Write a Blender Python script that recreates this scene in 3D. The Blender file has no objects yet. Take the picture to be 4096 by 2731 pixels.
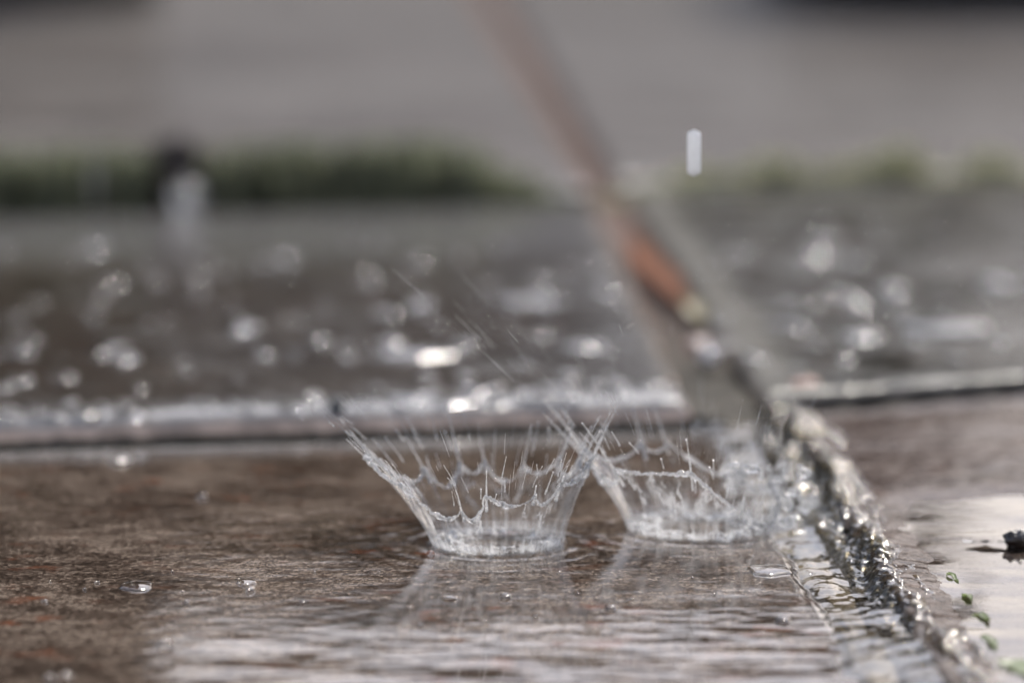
import bpy, math, random
import numpy as np
from mathutils import Vector

random.seed(7)
rng = np.random.default_rng(11)
scene = bpy.context.scene
COL = scene.collection
PI = math.pi

# ------------------------------------------------------------------ camera model
F = 15400.0            # focal length in photo pixels (photo 4096 wide)
CAM_H = 0.145
PITCH = math.radians(8.0)
CP, SP = math.cos(PITCH), math.sin(PITCH)

def ray(px, py):
    a, b = (px - 2048.0) / F, (1365.5 - py) / F
    return np.array([a, CP + b * SP, -SP + b * CP])

def P(px, py, z=0.0):
    """ground point (height z) seen at a photo pixel"""
    d = ray(px, py)
    t = (z - CAM_H) / d[2]
    return np.array([0, 0, CAM_H]) + d * t

def D(px, py, Y):
    """point at distance Y seen at a photo pixel"""
    d = ray(px, py)
    return np.array([0, 0, CAM_H]) + d * (Y / d[1])

# ------------------------------------------------------------------ numpy noise
def _hash(ix, iy, iz):
    n = (ix.astype(np.int64) * 374761393 + iy.astype(np.int64) * 668265263 + iz.astype(np.int64) * 2147483647)
    n = (n ^ (n >> 13)) * 1274126177
    n = n ^ (n >> 16)
    return (n & 0xFFFF).astype(np.float64) / 32767.5 - 1.0

def vnoise(x, y, z=0.0):
    x = np.asarray(x, float); y = np.asarray(y, float)
    z = np.zeros_like(x) + z
    x0, y0, z0 = np.floor(x), np.floor(y), np.floor(z)
    fx, fy, fz = x - x0, y - y0, z - z0
    fx = fx * fx * (3 - 2 * fx); fy = fy * fy * (3 - 2 * fy); fz = fz * fz * (3 - 2 * fz)
    r = 0
    for dz in (0, 1):
        for dy in (0, 1):
            for dx in (0, 1):
                w = (fx if dx else 1 - fx) * (fy if dy else 1 - fy) * (fz if dz else 1 - fz)
                r = r + w * _hash(x0 + dx, y0 + dy, z0 + dz)
    return r

def fbm(x, y, z=0.0, oct=4, gain=0.5):
    a, f, r = 1.0, 1.0, 0
    for k in range(oct):
        r = r + a * vnoise(x * f + 17.3 * k, y * f - 9.1 * k, (z if np.isscalar(z) else z * f) + 5.7 * k)
        a *= gain; f *= 2.03
    return r

def sstep(a, b, x):
    t = np.clip((x - a) / (b - a), 0, 1)
    return t * t * (3 - 2 * t)

# ------------------------------------------------------------------ object helpers
def tag(o, label=None, cat=None, group=None, kind=None):
    if label: o['label'] = label
    if cat: o['category'] = cat
    if group: o['group'] = group
    if kind: o['kind'] = kind
    return o

def mesh_obj(name, V, Fc, mat, parent=None, smooth=True, origin=None):
    V = np.asarray(V, float)
    loc = np.zeros(3)
    if parent is not None:
        loc0 = np.array(parent.matrix_basis.translation)
        V = V - loc0
    elif origin is not None:
        loc = np.array(origin, float)
        V = V - loc
    me = bpy.data.meshes.new(name)
    me.from_pydata(V.tolist(), [], [tuple(int(i) for i in f) for f in Fc])
    if smooth:
        me.polygons.foreach_set('use_smooth', [True] * len(me.polygons))
    me.update()
    me.materials.append(mat)
    o = bpy.data.objects.new(name, me)
    COL.objects.link(o)
    if parent is not None:
        o.parent = parent
    else:
        o.location = loc
    return o

def empty(name, loc):
    o = bpy.data.objects.new(name, None)
    o.empty_display_size = 0.01
    o.location = loc
    COL.objects.link(o)
    return o

def grid_faces(n, m, wrap_n=False, wrap_m=False):
    """faces of an n x m vertex grid (index i*m+j)"""
    fs = []
    for i in range(n if wrap_n else n - 1):
        i2 = (i + 1) % n
        for j in range(m if wrap_m else m - 1):
            j2 = (j + 1) % m
            fs.append((i * m + j, i2 * m + j, i2 * m + j2, i * m + j2))
    return fs

def tube(path, radii, sides=6, closed=False):
    """vertices/faces of a tube along a polyline"""
    path = np.asarray(path, float); n = len(path)
    radii = np.zeros(n) + np.asarray(radii, float)
    if closed:
        tan = np.roll(path, -1, 0) - np.roll(path, 1, 0)
    else:
        tan = np.gradient(path, axis=0)
    tan /= np.linalg.norm(tan, axis=1)[:, None] + 1e-12
    up = np.array([0.13, 0.05, 1.0])
    V = []
    for k in range(n):
        u = np.cross(tan[k], up)
        if np.linalg.norm(u) < 1e-4: u = np.cross(tan[k], [1, 0, 0])
        u /= np.linalg.norm(u); w = np.cross(u, tan[k])
        for s in range(sides):
            a = 2 * PI * s / sides
            V.append(path[k] + radii[k] * (math.cos(a) * u + math.sin(a) * w))
    Fs = grid_faces(n, sides, closed, True)
    if not closed:
        Fs.append(tuple(range(sides - 1, -1, -1)))
        Fs.append(tuple((n - 1) * sides + s for s in range(sides)))
    return np.array(V), Fs

def blob(c, r, seed=0, nu=10, nv=8, amp=0.0, freq=1.0, flat=None):
    """lumpy ellipsoid"""
    r = np.zeros(3) + np.asarray(r, float)
    V, idx = [], []
    th = np.linspace(0, PI, nv + 1)
    ph = np.linspace(0, 2 * PI, nu, endpoint=False)
    T, H = np.meshgrid(th, ph, indexing='ij')
    d = np.stack([np.sin(T) * np.cos(H), np.sin(T) * np.sin(H), np.cos(T)], -1)
    k = 1 + amp * fbm(d[..., 0] * freq + seed * 3.1, d[..., 1] * freq + seed, d[..., 2] * freq, 3)
    V = d * k[..., None] * r
    if flat is not None:
        V[..., 2] = np.where(V[..., 2] < 0, V[..., 2] * flat, V[..., 2])
    V = V.reshape(-1, 3) + np.asarray(c)
    Fs = grid_faces(nv + 1, nu, False, True)
    return V, Fs

def join(parts):
    V, Fs, off = [], [], 0
    for v, f in parts:
        V.append(np.asarray(v)); Fs += [tuple(i + off for i in q) for q in f]
        off += len(v)
    return np.concatenate(V), Fs

# ------------------------------------------------------------------ node helpers
class N:
    def __init__(s, name):
        s.m = bpy.data.materials.new(name); s.m.use_nodes = True
        s.t = s.m.node_tree; s.t.nodes.clear()
        s.out = s.t.nodes.new('ShaderNodeOutputMaterial')
    def n(s, typ, **kw):
        nd = s.t.nodes.new(typ)
        for k, v in kw.items():
            if k in nd.inputs.keys(): s.set(nd, k, v)
            else: setattr(nd, k, v)
        return nd
    def set(s, nd, k, v):
        sock = nd.inputs[k]
        if isinstance(v, bpy.types.NodeSocket): s.t.links.new(v, sock)
        elif isinstance(v, (tuple, list)) and sock.type == 'RGBA' and len(v) == 3: sock.default_value = (*v, 1)
        else: sock.default_value = v
    def link(s, a, b): s.t.links.new(a, b)
    def pos(s):
        return s.n('ShaderNodeNewGeometry').outputs['Position']
    def mapv(s, v, scale=(1, 1, 1), loc=(0, 0, 0), rot=(0, 0, 0)):
        m = s.n('ShaderNodeMapping'); s.link(v, m.inputs['Vector'])
        m.inputs['Scale'].default_value = scale; m.inputs['Location'].default_value = loc; m.inputs['Rotation'].default_value = rot
        return m.outputs['Vector']
    def noise(s, v, scale, detail=4, rough=0.55, dist=0.0):
        nd = s.n('ShaderNodeTexNoise'); s.link(v, nd.inputs['Vector'])
        nd.inputs['Scale'].default_value = scale; nd.inputs['Detail'].default_value = detail
        nd.inputs['Roughness'].default_value = rough; nd.inputs['Distortion'].default_value = dist
        return nd.outputs['Fac']
    def ramp(s, f, stops, interp='LINEAR'):
        r = s.n('ShaderNodeValToRGB'); s.link(f, r.inputs['Fac'])
        cr = r.color_ramp; cr.interpolation = interp
        while len(cr.elements) < len(stops): cr.elements.new(0.5)
        for e, (p, c) in zip(cr.elements, stops):
            e.position = p
            e.color = (c, c, c, 1) if np.isscalar(c) else (*c, 1)
        return r.outputs['Color']
    def mr(s, f, a, b, c=0.0, d=1.0, smooth=True):
        m = s.n('ShaderNodeMapRange'); m.interpolation_type = 'SMOOTHSTEP' if smooth else 'LINEAR'
        s.link(f, m.inputs['Value'])
        for k, v in zip(('From Min', 'From Max', 'To Min', 'To Max'), (a, b, c, d)): m.inputs[k].default_value = v
        return m.outputs['Result']
    def math(s, op, a, b=0.0, clamp=False):
        m = s.n('ShaderNodeMath'); m.operation = op; m.use_clamp = clamp
        for i, v in enumerate((a, b)):
            if isinstance(v, bpy.types.NodeSocket): s.link(v, m.inputs[i])
            else: m.inputs[i].default_value = v
        return m.outputs[0]
    def mix(s, f, a, b):
        m = s.n('ShaderNodeMix'); m.data_type = 'RGBA'
        for k, v in ((0, f), (6, a), (7, b)):
            if isinstance(v, bpy.types.NodeSocket): s.link(v, m.inputs[k])
            elif k == 0: m.inputs[k].default_value = v
            else: m.inputs[k].default_value = (*v, 1)
        return m.outputs[2]
    def mixf(s, f, a, b):
        m = s.n('ShaderNodeMix'); m.data_type = 'FLOAT'
        for k, v in ((0, f), (2, a), (3, b)):
            if isinstance(v, bpy.types.NodeSocket): s.link(v, m.inputs[k])
            else: m.inputs[k].default_value = v
        return m.outputs[0]
    def bump(s, h, dist, strength=1.0, normal=None):
        b = s.n('ShaderNodeBump'); s.link(h, b.inputs['Height'])
        b.inputs['Distance'].default_value = dist
        if isinstance(strength, bpy.types.NodeSocket): s.link(strength, b.inputs['Strength'])
        else: b.inputs['Strength'].default_value = strength
        if normal is not None: s.link(normal, b.inputs['Normal'])
        return b.outputs['Normal']
    def sep(s, v):
        x = s.n('ShaderNodeSeparateXYZ'); s.link(v, x.inputs[0]); return x.outputs
    def surf(s, sh):
        s.link(sh, s.out.inputs['Surface']); return s.m

def principled(m, **kw):
    p = m.n('ShaderNodeBsdfPrincipled')
    for k, v in kw.items():
        k = k.replace('_', ' ')
        m.set(p, k, v)
    return p.outputs[0]

def simple(name, color, rough=0.6, var=0.35, scale=200, bump=0.0, coat=0.0, coat_rough=0.1, color2=None, spec=0.5):
    m = N(name); v = m.pos()
    f = m.noise(v, scale, 5)
    c2 = color2 or tuple(c * (1 - var) for c in color)
    c = m.ramp(f, [(0.35, c2), (0.65, color)])
    kw = dict(Base_Color=c, Roughness=rough, Specular_IOR_Level=spec, Coat_Weight=coat, Coat_Roughness=coat_rough, Coat_IOR=1.33)
    if bump: kw['Normal'] = m.bump(m.noise(v, scale * 1.5, 5), bump)
    return m.surf(principled(m, **kw))

# ------------------------------------------------------------------ stone
def stone(name, dark, mid, light, rust=(0.15, 0.06, 0.028), rust_amt=0.5, rough=(0.25, 0.5), coat=1.0, coat_rough=0.06,
          film=0.0002, film_scale=180.0, flood=None, coarse=1.0, pale=None, spec=0.0, wear=(0.24, 0.225, 0.205), side=(0.50, 0.37, 0.31), paler=None):
    m = N(name); v = m.pos()
    big = m.noise(v, 26 * coarse, 5, 0.6)
    medn = m.noise(m.mapv(v, (0.8, 1.3, 1)), 150 * coarse, 6, 0.65)
    fine = m.noise(v, 900 * coarse, 4, 0.75)
    vor = m.n('ShaderNodeTexVoronoi'); m.link(m.mapv(v, (1, 0.55, 1)), vor.inputs['Vector']); vor.inputs['Scale'].default_value = 1500 * coarse
    gr = m.sep(vor.outputs['Color'])[0]
    f = m.math('ADD', m.math('MULTIPLY', medn, 0.45), m.math('MULTIPLY', fine, 0.45))
    f = m.math('ADD', f, m.math('ADD', m.math('MULTIPLY', gr, 0.13), -0.015))
    f = m.math('ADD', f, m.math('MULTIPLY', m.math('SUBTRACT', big, 0.5), 0.35))
    c = m.ramp(f, [(0.41, dark), (0.50, mid), (0.585, light)])
    rmask = m.mr(m.noise(m.mapv(v, (0.8, 1.2, 1), (3.1, 1.7, 0)), 95 * coarse, 5, 0.7), 0.55, 0.68)
    rbig = m.mr(m.noise(m.mapv(v, (1, 1, 1), (7.7, 2.2, 0)), 18, 3), 0.42, 0.62)
    rm = m.math('MULTIPLY', m.math('MULTIPLY', rmask, m.math('ADD', rbig, 0.25)), rust_amt, True)
    c = m.mix(rm, c, rust)
    if pale is not None:
        pm = m.mr(m.noise(m.mapv(v, (1, 1, 1), (1.3, 8.2, 0)), 30 * coarse, 5, 0.65), 0.52, 0.66)
        c = m.mix(pm, c, pale)
    if paler is not None:
        x, y, z = m.sep(v)
        c = m.mix(paler[0](m, x, y, v), c, paler[1])
    at = m.n('ShaderNodeAttribute'); at.attribute_name = 'edge'
    we, si, _z = m.sep(at.outputs['Vector'])
    wcol = m.ramp(f, [(0.36, tuple(q * 0.5 for q in wear)), (0.58, wear)])
    c = m.mix(m.math('MULTIPLY', we, 0.8, True), c, wcol)
    scol = m.ramp(medn, [(0.38, tuple(q * 0.45 for q in side)), (0.6, side)])
    c = m.mix(si, c, scol)
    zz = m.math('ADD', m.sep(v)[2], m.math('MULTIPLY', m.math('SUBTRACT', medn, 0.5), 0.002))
    c = m.mix(m.math('MULTIPLY', si, m.mr(zz, -0.0012, 0.0001, 1.0, 0.0)), c, (0.012, 0.011, 0.005))  # shade of the joint gap, painted dark olive low on the sides
    relief = m.bump(f, 0.00035)
    filmn = m.noise(m.mapv(v, (0.75, 1.25, 1)), film_scale, 3, 0.55)
    r = m.mixf(m.mr(big, 0.35, 0.65), rough[0], rough[1])
    cr = coat_rough
    cn = m.bump(filmn, film)
    cn = m.bump(fine, 0.000014, 1.0, cn)
    if flood is not None:
        # standing film of water: smooth long waves, mirror clear
        x, y, z = m.sep(v)
        e = flood(m, x, y, v)
        w1 = m.noise(m.mapv(v, (0.55, 1.15, 1)), 72, 2, 0.5)
        w2 = m.noise(m.mapv(v, (0.6, 1.0, 1), (4, 4, 0)), 210, 2, 0.5)
        wn = m.bump(m.math('ADD', w1, m.math('MULTIPLY', w2, 0.13)), 0.0011)
        mixn = m.n('ShaderNodeMix'); mixn.data_type = 'VECTOR'
        m.link(e, mixn.inputs[0]); m.link(cn, mixn.inputs[4]); m.link(wn, mixn.inputs[5])
        cn = mixn.outputs[1]
        cr = m.mixf(e, coat_rough, 0.03)
    return m.surf(principled(m, Base_Color=c, Roughness=r, Normal=relief, Coat_Weight=coat, Coat_Roughness=cr, Coat_IOR=1.33,
                             Coat_Normal=cn, Specular_IOR_Level=spec))

def flood_front(m, x, y, v):
    nz = m.noise(v, 40, 4, 0.6)
    # wetter towards the low near side and towards the channel
    t = m.math('ADD', m.math('MULTIPLY', y, -14.0), m.math('MULTIPLY', x, 5.0))
    t = m.math('ADD', t, m.math('MULTIPLY', nz, 0.8))
    return m.mr(t, -9.3, -8.35)

def band(m, x, y, v, p, q, near, far, sign, nscale=60, namp=0.02):
    """mask of a paler strip along the slab edge through ground points p, q"""
    k = (q[1] - p[1]) / (q[0] - p[0]); y0 = p[1] - k * p[0]
    dist = m.math('MULTIPLY', m.math('SUBTRACT', m.math('ADD', m.math('MULTIPLY', x, k), y0), y), sign)
    nz = m.noise(m.mapv(v, (0.5, 1, 1)), nscale, 4, 0.6)
    dist = m.math('ADD', dist, m.math('MULTIPLY', m.math('SUBTRACT', nz, 0.5), namp))
    return m.mr(dist, near, far, 1.0, 0.0)

def band_far(m, x, y, v):
    return m.math('MULTIPLY', m.mr(m.noise(m.mapv(v, (1.0, 2.6, 1)), 3.2, 4, 0.6), 0.42, 0.66), 0.8)

def band_midr(m, x, y, v):
    a, b = P(3045, 1578, 0.003), P(2500, 757, 0.003)
    k = (b[0] - a[0]) / (b[1] - a[1])
    d = m.math('SUBTRACT', x, m.math('ADD', m.math('MULTIPLY', y, k), a[0] - k * a[1]))
    d = m.math('ADD', d, m.math('MULTIPLY', m.math('SUBTRACT', m.noise(m.mapv(v, (1, 0.4, 1)), 60, 4), 0.5), 0.024))
    return m.math('MULTIPLY', m.mr(d, 0.002, 0.020, 1.0, 0.0), 0.6)

def paler_front(m, x, y, v):
    return m.math('MULTIPLY', band(m, x, y, v, P(-1300, 1838), P(2850, 1712), 0.008, 0.026, 1.0), 0.75)  # paler strip along the far edge

def paler_mid(m, x, y, v):
    nz = m.noise(m.mapv(v, (0.6, 1, 1)), 14, 4, 0.6)
    far = m.mr(m.math('ADD', y, m.math('MULTIPLY', nz, 0.06)), 1.16, 1.27)  # paler toward the far end
    right = m.mr(m.math('ADD', x, m.math('MULTIPLY', nz, 0.12)), 0.05, 0.10)
    near = band(m, x, y, v, P(-1200, 1722, 0.0045), P(2770, 1592, 0.0045), 0.012, 0.032, -1.0)  # sky sheen of the wet rounded lip, put into the colour
    a = m.math('MAXIMUM', m.math('MULTIPLY', far, 0.85), m.math('MULTIPLY', right, 0.9))
    return m.math('MAXIMUM', a, m.math('MULTIPLY', near, 0.85))

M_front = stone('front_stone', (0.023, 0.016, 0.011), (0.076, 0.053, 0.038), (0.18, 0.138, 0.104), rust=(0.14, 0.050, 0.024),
                rust_amt=0.9, flood=flood_front, film=0.00003, rough=(0.35, 0.55), coat=1.0, coat_rough=0.025, paler=(paler_front, (0.15, 0.135, 0.122)),
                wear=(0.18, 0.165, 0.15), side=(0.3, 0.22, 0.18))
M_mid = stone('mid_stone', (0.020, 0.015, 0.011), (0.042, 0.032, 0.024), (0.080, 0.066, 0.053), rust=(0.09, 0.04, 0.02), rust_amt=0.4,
              rough=(0.4, 0.6), film=0.00022, film_scale=150, coat=1.0, coat_rough=0.10, paler=(paler_mid, (0.135, 0.127, 0.12)), pale=(0.115, 0.105, 0.094),
              wear=(0.30, 0.275, 0.25), side=(0.86, 0.60, 0.44))  # side tone lightened for sky light bounced onto the front face
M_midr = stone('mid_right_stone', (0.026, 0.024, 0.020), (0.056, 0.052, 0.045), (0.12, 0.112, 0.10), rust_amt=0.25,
               rough=(0.35, 0.6), film=0.0004, film_scale=130, coat=0.4, coat_rough=0.10, pale=(0.15, 0.145, 0.135), wear=(0.12, 0.11, 0.095), side=(0.16, 0.125, 0.10), paler=(band_midr, (0.27, 0.25, 0.215)))
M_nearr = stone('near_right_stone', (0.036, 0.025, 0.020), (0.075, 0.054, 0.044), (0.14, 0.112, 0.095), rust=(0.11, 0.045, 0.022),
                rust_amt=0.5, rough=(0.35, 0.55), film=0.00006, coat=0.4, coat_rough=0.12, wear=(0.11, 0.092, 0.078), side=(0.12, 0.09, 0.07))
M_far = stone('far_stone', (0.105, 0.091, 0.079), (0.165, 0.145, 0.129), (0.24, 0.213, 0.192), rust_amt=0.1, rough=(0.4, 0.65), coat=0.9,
              coat_rough=0.16, coarse=0.4, film=0.0003, film_scale=50, pale=(0.085, 0.077, 0.070), wear=(0.12, 0.105, 0.096), side=(0.1, 0.07, 0.06), paler=(band_far, (0.25, 0.228, 0.205)))

M_soil = simple('dark_soil', (0.075, 0.055, 0.04), 0.7, 0.6, 160, 0.002, 0.3)
def sand_material():
    m = N('joint_sand'); v = m.pos(); x, y, z = m.sep(v)
    f = m.noise(v, 60, 5)
    far = m.ramp(f, [(0.35, (0.065, 0.044, 0.035)), (0.65, (0.14, 0.082, 0.062))])
    near = m.ramp(f, [(0.35, (0.024, 0.020, 0.014)), (0.65, (0.085, 0.074, 0.058))])
    t = m.mr(m.math('ADD', y, m.math('MULTIPLY', f, 0.1)), 1.02, 1.22)
    return m.surf(principled(m, Base_Color=m.mix(t, near, far), Roughness=0.8, Specular_IOR_Level=0.1, Normal=m.bump(m.noise(v, 240, 4), 0.001)))
M_sand = sand_material()
M_mossgap = simple('gap_moss', (0.055, 0.055, 0.018), 0.8, 0.6, 300, 0.001)

# ------------------------------------------------------------------ slabs
def make_slab(label, px, mat, ztop, thick=0.035, res=0.0015, rnd=0.004, relief=0.0004, chip=0.0012, dish=None, seed=0.0, world=False, group=None):
    """px: corners near-left, near-right, far-right, far-left (photo pixels or world x,y)"""
    c = [np.array([*q, ztop]) if world else P(q[0], q[1], ztop) for q in px]
    L1 = max(np.linalg.norm(c[1] - c[0]), np.linalg.norm(c[2] - c[3]))
    L2 = max(np.linalg.norm(c[3] - c[0]), np.linalg.norm(c[2] - c[1]))
    def ax(L):
        n = max(24, min(340, int(L / res)))
        u = np.linspace(0, 1, n)
        e = np.array([0, 0.12, 0.3, 0.55, 0.8]) * rnd / L        # extra rows for the rounded edge
        return np.unique(np.concatenate([e, u[u > rnd * 0.9 / L], 1 - e])) if False else np.unique(np.concatenate([e, u, 1 - e]))
    U, W = ax(L1), ax(L2)
    uu, ww = np.meshgrid(U, W, indexing='ij')
    b = ((1 - uu) * (1 - ww))[..., None] * c[0] + (uu * (1 - ww))[..., None] * c[1] + (uu * ww)[..., None] * c[2] + ((1 - uu) * ww)[..., None] * c[3]
    du = np.minimum(uu, 1 - uu) * L1; dw = np.minimum(ww, 1 - ww) * L2
    d = np.minimum(du, dw)
    wob = chip * fbm(b[..., 0] * 70 + seed, b[..., 1] * 70, seed, 4)
    edgew = np.exp(-d / (rnd * 1.5))
    ctr = sum(c) / 4
    dirv = b - ctr; dirv[..., 2] = 0
    dirv /= np.linalg.norm(dirv, axis=-1)[..., None] + 1e-9
    b = b + dirv * (wob * edgew)[..., None]
    t = np.clip(d / rnd, 0, 1)
    drop = rnd * 0.75 * (1 - np.sqrt(np.clip(1 - (1 - t) ** 2, 0, 1)))
    z = b[..., 2] - drop + relief * fbm(b[..., 0] * 45 + seed, b[..., 1] * 45, seed, 5, 0.5)
    z += 0.35 * relief * fbm(b[..., 0] * 420, b[..., 1] * 420, seed + 3, 3)
    if dish is not None: z += dish(b[..., 0], b[..., 1], d)
    b[..., 2] = z
    n, mm = b.shape[:2]
    V = b.reshape(-1, 3); Fs = grid_faces(n, mm)
    ring = [i * mm for i in range(n)] + [(n - 1) * mm + j for j in range(1, mm)] + [i * mm + mm - 1 for i in range(n - 2, -1, -1)] + [j for j in range(mm - 2, 0, -1)]
    lo = V[ring].copy(); 
    mid_ = lo.copy(); mid_[:, 2] = lo[:, 2] - thick * 0.5
    mid_[:, :2] += 0.0012 * np.stack([vnoise(lo[:, 0] * 200, lo[:, 1] * 200, 1.0), vnoise(lo[:, 0] * 200, lo[:, 1] * 200, 5.0)], -1)
    lo[:, 2] = ztop - thick
    base = len(V); k = len(ring)
    V = np.concatenate([V, mid_, lo])
    for i in range(k):
        j = (i + 1) % k
        Fs.append((ring[j], ring[i], base + i, base + j))
        Fs.append((base + j, base + i, base + k + i, base + k + j))
    o = mesh_obj('paving_slab', V, Fs, mat, origin=(ctr[0], ctr[1], ztop - thick))
    wear = np.exp(-(d / (rnd * 1.1)) ** 2) * np.clip(0.75 + 0.5 * fbm(b[..., 0] * 110, b[..., 1] * 110, seed + 9, 3), 0, 1.3)
    wear = np.concatenate([wear.reshape(-1), np.zeros(2 * k)])
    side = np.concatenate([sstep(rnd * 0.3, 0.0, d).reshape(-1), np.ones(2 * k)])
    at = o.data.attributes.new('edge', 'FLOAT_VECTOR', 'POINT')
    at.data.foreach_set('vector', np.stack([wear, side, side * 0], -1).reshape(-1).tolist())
    tag(o, label, 'paving slab', group)
    return o

def front_dish(x, y, d):
    z = -0.0006 * sstep(0.70, 0.60, y)
    for (px, py, R) in ((1990, 2178, 0.0129), (2800, 2118, 0.0146)):     # rings running out from each impact
        c = P(px, py); q = np.hypot(x - c[0], y - c[1]) - R
        z = z + np.where(q > 0, 0.00008 * np.sin(q * 2 * PI / 0.0052) * np.exp(-q / 0.008), 0)
    return z

def puddle_dish(x, y, d):
    # slab hollow that holds the puddle: low right of x~0.08, raised gritty lip along the channel
    low = sstep(0.074, 0.088, x) * sstep(0.815, 0.775, y)
    return -0.0013 * low + 0.0005 * sstep(0.012, 0.002, d)

def midr_dish(x, y, d):
    return -0.0012 * sstep(0.0, 0.03, d) * (0.6 + 0.6 * fbm(x * 22, y * 14, 3.0, 3))

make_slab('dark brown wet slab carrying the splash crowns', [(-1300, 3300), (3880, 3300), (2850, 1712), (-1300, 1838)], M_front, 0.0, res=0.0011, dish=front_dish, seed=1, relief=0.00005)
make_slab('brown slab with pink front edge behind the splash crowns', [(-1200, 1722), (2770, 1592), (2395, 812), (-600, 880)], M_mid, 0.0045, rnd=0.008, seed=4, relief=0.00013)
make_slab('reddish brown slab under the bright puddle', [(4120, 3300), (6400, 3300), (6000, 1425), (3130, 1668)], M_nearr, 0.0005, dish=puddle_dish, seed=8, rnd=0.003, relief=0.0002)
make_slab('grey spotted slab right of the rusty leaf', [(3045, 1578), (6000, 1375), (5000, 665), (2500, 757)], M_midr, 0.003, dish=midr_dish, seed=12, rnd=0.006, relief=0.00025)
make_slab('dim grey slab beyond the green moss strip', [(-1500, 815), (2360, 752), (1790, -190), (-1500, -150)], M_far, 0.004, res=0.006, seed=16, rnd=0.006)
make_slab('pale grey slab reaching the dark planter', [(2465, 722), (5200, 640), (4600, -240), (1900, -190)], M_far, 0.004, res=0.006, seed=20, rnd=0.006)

# ground sheet and joint fills ------------------------------------------------
gx = np.array([-40, -10, -3, -1, 0, 1, 3, 10, 40.]); gy = np.array([-20, -5, -1, 0, 1, 2, 4, 10, 60.])
GX, GY = np.meshgrid(gx, gy, indexing='ij')
g = mesh_obj('ground', np.stack([GX, GY, np.full_like(GX, -0.03)], -1).reshape(-1, 3), grid_faces(9, 9), M_soil)
tag(g, kind='structure')

def strip(name, left, right, z, mat, amp, freq, nu=260, nv=14, pix=True, crown=0.0):
    l = np.array([P(*q, 0.002) for q in left]); r = np.array([P(*q, 0.002) for q in right]); l[:, 2] = z; r[:, 2] = z
    def resamp(p):
        s = np.concatenate([[0], np.cumsum(np.linalg.norm(np.diff(p, axis=0), axis=1))]); s /= s[-1]
        t = np.linspace(0, 1, nu)
        return np.stack([np.interp(t, s, p[:, k]) for k in range(3)], -1)
    l, r = resamp(l), resamp(r)
    t = np.linspace(0, 1, nv)
    V = l[:, None] * (1 - t)[None, :, None] + r[:, None] * t[None, :, None]
    V[..., 2] += amp * fbm(V[..., 0] * freq, V[..., 1] * freq, 2.0, 4) + crown * np.sin(PI * t)[None]
    return mesh_obj(name, V.reshape(-1, 3), grid_faces(nu, nv)[::1], mat)

o = strip('soil', [(1750, -150), (2360, 760), (2740, 1600)], [(1960, -150), (2540, 760), (3080, 1600)], -0.0025, M_sand, 0.0012, 140)
tag(o, kind='structure')
o = strip('soil', [(-1200, 1690), (2900, 1560)], [(-1200, 1860), (2900, 1740)], -0.011, M_mossgap, 0.0015, 160)
tag(o, kind='structure')
o = strip('soil', [(2900, 1730), (3060, 1700), (6000, 1450)], [(2900, 1560), (3040, 1550), (6000, 1330)], -0.002, M_sand, 0.001, 160)
tag(o, kind='structure')
o = strip('soil', [(-1500, 870), (5200, 720)], [(-1500, 780), (5200, 600)], -0.006, M_soil, 0.002, 100)
tag(o, kind='structure')

# ------------------------------------------------------------------ water materials
def water_surface(name, tint, w_scale, w_amp, fine=0.0, opacity=0.45, stretch=(0.6, 1.2, 1), rough=0.02):
    """shallow rain water over stone: clear, mirror-like"""
    m = N(name); v = m.pos()
    w = m.noise(m.mapv(v, stretch), w_scale, 2, 0.5, 0.3)
    nrm = m.bump(w, w_amp)
    if fine: nrm = m.bump(m.noise(m.mapv(v, stretch, (3, 1, 0)), w_scale * 3.1, 2), fine, 1.0, nrm)
    gl = m.n('ShaderNodeBsdfGlossy', Roughness=rough); m.set(gl, 'Color', (1, 1, 1)); m.link(nrm, gl.inputs['Normal'])
    tr = m.n('ShaderNodeBsdfTransparent'); m.set(tr, 'Color', tint)
    fr = m.n('ShaderNodeFresnel', IOR=1.33); m.link(nrm, fr.inputs['Normal'])
    mx = m.n('ShaderNodeMixShader'); m.link(fr.outputs[0], mx.inputs[0]); m.link(tr.outputs[0], mx.inputs[1]); m.link(gl.outputs[0], mx.inputs[2])
    return m.surf(mx.outputs[0])

M_puddle = water_surface('puddle_water', (0.88, 0.86, 0.82), 45, 0.00006)
M_chan = water_surface('channel_water', (0.80, 0.74, 0.62), 260, 0.00012)

# channel water with real ripples ------------------------------------------------
def channel():
    nu, nv = 520, 60
    left = [(2760, 1660), (2930, 1900), (3080, 2150), (3230, 2400), (3300, 2560), (3420, 2800), (3620, 3150)]
    right = [(3260, 1660), (3420, 1900), (3560, 2150), (3720, 2400), (3830, 2560), (3990, 2800), (4230, 3150)]
    l = np.array([P(*q, -0.0003) for q in left]); r = np.array([P(*q, -0.0003) for q in right])
    t = np.linspace(0, 1, nu)
    def rs(p):
        s = np.linspace(0, 1, len(p)); return np.stack([np.interp(t, s, p[:, k]) for k in range(3)], -1)
    l, r = rs(l), rs(r)
    tv = np.linspace(0, 1, nv)
    V = l[:, None] * (1 - tv)[None, :, None] + r[:, None] * tv[None, :, None]
    x, y = V[..., 0], V[..., 1]
    ph = y * 2 * PI / 0.0105 + 4.5 * fbm(x * 70, y * 45, 0, 3) - 300 * (x - 0.06)
    h = 0.00040 * np.sin(ph) * (0.5 + 0.6 * vnoise(x * 90, y * 60, 4)) + 0.00085 * fbm(x * 120, y * 70, 7, 4, 0.45)
    V[..., 2] += h - 0.0007 * sstep(0.22, 0.0, tv)[None]
    V[..., 2] += -0.0017 * sstep(0.665, 0.715, y) + 0.0008 * sstep(0.68, 0.63, y)
    o = mesh_obj('water', V.reshape(-1, 3), grid_faces(nu, nv), M_chan)
    tag(o, kind='structure')
channel()
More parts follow.
